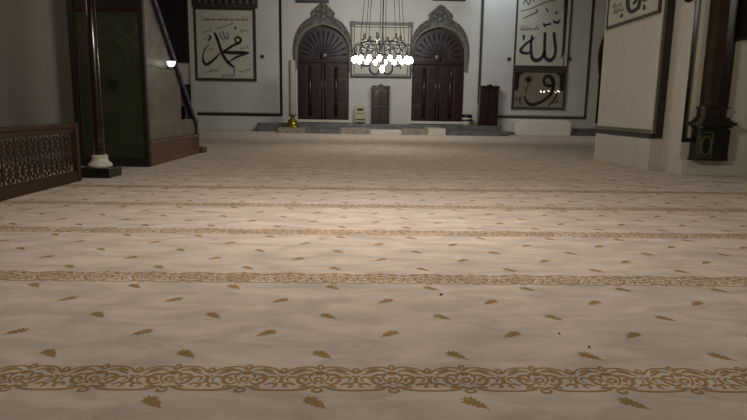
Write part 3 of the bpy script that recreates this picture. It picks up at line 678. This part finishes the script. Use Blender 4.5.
# ------------------------------------------------------------------ slim column at the left
p = thing('slim_column', (-3.395, 7.72, 0), 'slim dark red column on white marble foot and black plinth, beside the lattice screen', 'column')
cx, cy = -3.395, 7.72
MB().box(-3.60, -3.2, 7.52, 7.92, 0, .125, c=.01).build('plinth', M['stone_black'], p)
MB().lathe([(.145,.125),(.15,.14),(.148,.165),(.12,.19),(.1,.215),(.098,.25),(.102,.27),(.09,.285),(.06,.287)], cx, cy, 24).build('foot', M['marble_white'], p)
MB().lathe([(.072,.285),(.07,.5),(.062,1.6),(.055,4.4)], cx, cy, 24).build('shaft', M['redcol'], p)
MB().lathe([(.055,4.4),(.09,4.45),(.075,4.5),(.13,4.62),(.15,4.66),(.15,4.7)], cx, cy, 24).build('capital', M['marble_white'], p)

# ------------------------------------------------------------------ lattice screen
p = thing('lattice_screen', (-3.45, 5.6, 0), 'low brown wooden lattice screen with star pattern, lower left of the hall', 'screen')
Y0, Y1, XL = 3.9, 7.25, -3.45
mb = MB(); mb.box(XL-.04, XL+.02, Y0, Y1, .0, .1, c=.008); mb.box(XL-.05, XL+.02, Y0, Y1, .65, .7, c=.01); mb.box(XL-.03, XL+.005, Y0, Y1, .585, .65, c=.005); mb.box(XL-.03, XL+.01, Y0, Y1, .1, .13); mb.build('rail', M['wood_screen'], p)
for y in (Y0, 5.55, Y1-.07): MB().box(XL-.045, XL+.028, y, y+.07, 0, .71, c=.008).build('post', M['wood_screen'], p)
mb = MB(); LT0, LT1 = XL-.010, XL+.002
cell = .2275
def seg(y0, z0, y1, z1, w=.016):
    d = math.hypot(y1-y0, z1-z0); ny, nz = -(z1-z0)/d*w/2, (y1-y0)/d*w/2
    mb.prism([(y0+ny, z0+nz), (y1+ny, z1+nz), (y1-ny, z1-nz), (y0-ny, z0-nz)], fns, LT0, LT1)
nc = int((Y1-.07-Y0)/cell)
for i in range(nc+1):
    for j in range(2):
        cy, cz = Y0+cell*(i+.5), .13+cell*(j+.5)
        if cy+cell/2 > Y1: continue
        # eight-petalled rosette in an octagon
        P = [(cy+cell*.44*cos(pi*k/4+pi/8), cz+cell*.44*sin(pi*k/4+pi/8)) for k in range(8)]
        Q = [(cy+cell*.26*cos(pi*k/4), cz+cell*.26*sin(pi*k/4)) for k in range(8)]
        for k in range(8):
            seg(*P[k], *P[(k+1) % 8], .014)
            seg(*P[k], cy+.02*cos(pi*k/4+pi/8), cz+.02*sin(pi*k/4+pi/8), .012)
        hub = [(cy+.03*cos(2*pi*k/12), cz+.03*sin(2*pi*k/12)) for k in range(12)]
        mb.prism(hub, fns, LT0, LT1)
        mb.box(LT0, LT1, cy-cell/2-.008, cy-cell/2+.008, cz-cell/2, cz+cell/2); mb.box(LT0, LT1, cy-cell/2, cy+cell/2, cz-cell/2-.006, cz-cell/2+.006)
mb.build('lattice', M['wood_screen'], p)
# return of the screen towards the pier
# ------------------------------------------------------------------ engaged column on the right
p = thing('engaged_column', (5.24, 8.7, .235), 'dark brown engaged column with oval-panelled pedestal, against the right wall', 'column')
def octa(x0, x1, y0, y1, c): return [(x0, y1), (x0, y0+c), (x0+c, y0), (x1-c, y0), (x1, y0+c), (x1, y1)]
fz = lambda a, b, t: (a, b, t)
yb2 = 8.838
mb = MB(); mb.prism(octa(5.0,5.5,8.64,yb2,.03), fz, .235, .70); mb.prism(octa(4.985,5.515,8.625,yb2,.04), fz, .235, .27)
mb.build('pedestal', M['stone_black'], p)
mb = MB(); ov = lambda rx, rz: [(5.13+rx*cos(2*pi*k/32), .46+rz*(abs(sin(2*pi*k/32))**.8)*(1 if sin(2*pi*k/32) > 0 else -1)) for k in range(32)]
A, B = ov(.078,.15), ov(.06,.13); mb.band(A+A[:1], B+B[:1], fnb, 8.64, 8.628)
for bb in ((5.035,5.048,.28,.66), (5.212,5.225,.28,.66), (5.035,5.225,.65,.66), (5.035,5.225,.28,.29)): mb.box(bb[0], bb[1], 8.63, 8.642, bb[2], bb[3])
mb.build('oval_panel', M['olive'], p)
mb = MB()
for (g_, z0, z1) in [(.01,.70,.72), (.05,.72,.755), (.09,.755,.80), (.05,.80,.83), (.02,.83,.87), (-.02,.87,1.0), (.0,1.0,1.03)]:
    mb.prism(octa(5.03-g_,5.47+g_,8.66-g_,yb2,.05), fz, z0, z1)
mb.build('base_moulding', M['bronze'], p)
mb = MB(); mb.prism(octa(5.08,5.45,8.68,yb2,.05), fz, 1.03, 5.2, 0)
mb.box(5.28,5.402,8.676,8.682,1.04,5.2,1); mb.box(5.445,5.452,8.72,8.83,1.04,5.2,1)
mb.build('shaft', [M['bronze_col'], M['stone_black']], p)
mb = MB(); 
for (g_, z0, z1) in [(.04,5.2,5.28), (.1,5.28,5.4), (.16,5.4,5.5)]: mb.prism(octa(5.08-g_,5.45+g_,8.68-g_,yb2,.05), fz, z0, z1)
mb.build('capital', M['bronze'], p)
# carved bracket at the right edge
br = MB(); br.prism([(5.46,4.0), (5.46,2.02), (5.52,1.98), (5.6,2.06), (5.68,2.1), (5.8,2.2), (5.95,2.24), (6.1,2.36), (6.2,2.6), (6.2,4.0)], fnb, 8.5, 8.83)
for x, z, r in [(5.55,2.1,.07), (5.68,2.22,.08), (5.84,2.32,.08), (6.0,2.42,.08), (5.6,2.32,.07), (5.75,2.45,.09), (5.56,2.5,.06)]: br.ball((x, 8.5, z), r, 12, sq=(1,.5,1))
tag(br.build('carved_bracket', M['bronze']), 'dark carved bronze bracket at the top right edge, beside the engaged column', 'bracket')
# small lantern bottom between trims at the top
lx, lz = on_back(684.5, 3, 8.84)
mb = MB().lathe([(.01, lz-.02), (.05, lz+.0), (.07, lz+.05), (.06, lz+.12), (.08, lz+.16), (.08, lz+.4)], lx-.02, 8.7, 16)
tag(mb.build('wall_corbel', M['bronze']), 'small dark brown corbel at the top edge, left of the engaged column', 'corbel')

# dark shuttered window and panelling seen past the pulpit
w = root_struct('window_1', (-7.6, YW, 2.6))
mb = MB(); mb.box(-8.7, -6.7, YW-.06, YW-.01, 2.62, 6.6); mb.build('shutter', M['wood_black'], w)
mb = MB(); border(mb, -8.76, -6.66, 2.56, 6.66, .1, YW-.09, YW-.001)
for x in (-8.2,-7.7,-7.2): mb.box(x-.03, x+.03, YW-.08, YW-.05, 2.66, 6.56)
mb.build('window_frame', M['wood_black'], w)
struct(MB().box(-8.8, -6.62, YW-.06, YW-.001, 0, 1.75, c=.01).build('trim_12', M['wood_black']))

# lint specks
def gnd(x, y):
    d = ray(x, y); t = -CAM_Z/d.z; return t*d.x, t*d.y
for (px, py, r, lab) in ((441,295,.0085,'dark round speck of lint on the carpet near the middle, largest of the specks'), (559,334,.006,'tiny dark speck of lint on the carpet at lower right'), (589,347.5,.006,'tiny dark speck of lint just above the nearest patterned band')):
    x, y = gnd(px, py)
    tag(MB().ball((x, y, .0035+ZP), r, 10, sq=(1,.8,.45)).build('lint_speck', M['crumb']), lab, 'lint', 'specks of lint on the carpet')

# ------------------------------------------------------------------ light
def area(name, loc, size, power, col, rot=(0,0,0), sy=None):
    l = bpy.data.lights.new(name, 'AREA'); l.energy = power; l.color = col; l.size = size
    if sy: l.shape = 'RECTANGLE'; l.size_y = sy
    o = bpy.data.objects.new(name, l); COL.objects.link(o); o.location = loc; o.rotation_euler = rot; return o
def point_light(name, loc, power, col, r=.4):
    l = bpy.data.lights.new(name, 'POINT'); l.energy = power; l.color = col; l.shadow_soft_size = r
    o = bpy.data.objects.new(name, l); COL.objects.link(o); o.location = loc; return o
point_light('near_lamp_light', (.1, 4.7, 2.55), 275, (1,.95,.90), .4)
area('hall_fill_light', (.4, 11.5, 6.8), 3, 70, (1,.96,.91), sy=8)  # unseen broad fill added above the hall, no fixture
area('hall_fill_light', (.9, 18.2, 4.7), 3, 190, (.98,.98,1), rot=(radians(62),0,0), sy=1.2)  # unseen fill added and tilted to brighten the back wall
point_light('aisle_fill_light', (7.2, 4.9, 3.2), 48, (1,.95,.88))  # unseen fill added to lift the right pier wall
point_light('aisle_fill_light', (-6.4, 6.2, 3.4), 18, (1,.95,.86))  # unseen fill added to lift the left wall
pt = bpy.data.lights.new('spot_glow', 'SPOT'); pt.energy = 430; pt.color = (.66,.80,1); pt.spot_size = radians(75); pt.spot_blend = 1; pt.shadow_soft_size = .15
o = bpy.data.objects.new('wall_washer_light', pt); COL.objects.link(o); o.location = (5.3, 22.4, 7.3); o.rotation_euler = (Vector((5.4, 23.5, 5.5))-Vector(o.location)).to_track_quat('-Z', 'Y').to_euler()

world = bpy.data.worlds.new('world'); scene.world = world; world.use_nodes = True
world.node_tree.nodes['Background'].inputs[0].default_value = (.5,.5,.5,1); world.node_tree.nodes['Background'].inputs[1].default_value = .05
vs = scene.view_settings; vs.view_transform = 'Standard'; vs.look = 'None'; vs.gamma = 1; vs.use_curve_mapping = False; vs.exposure = 0
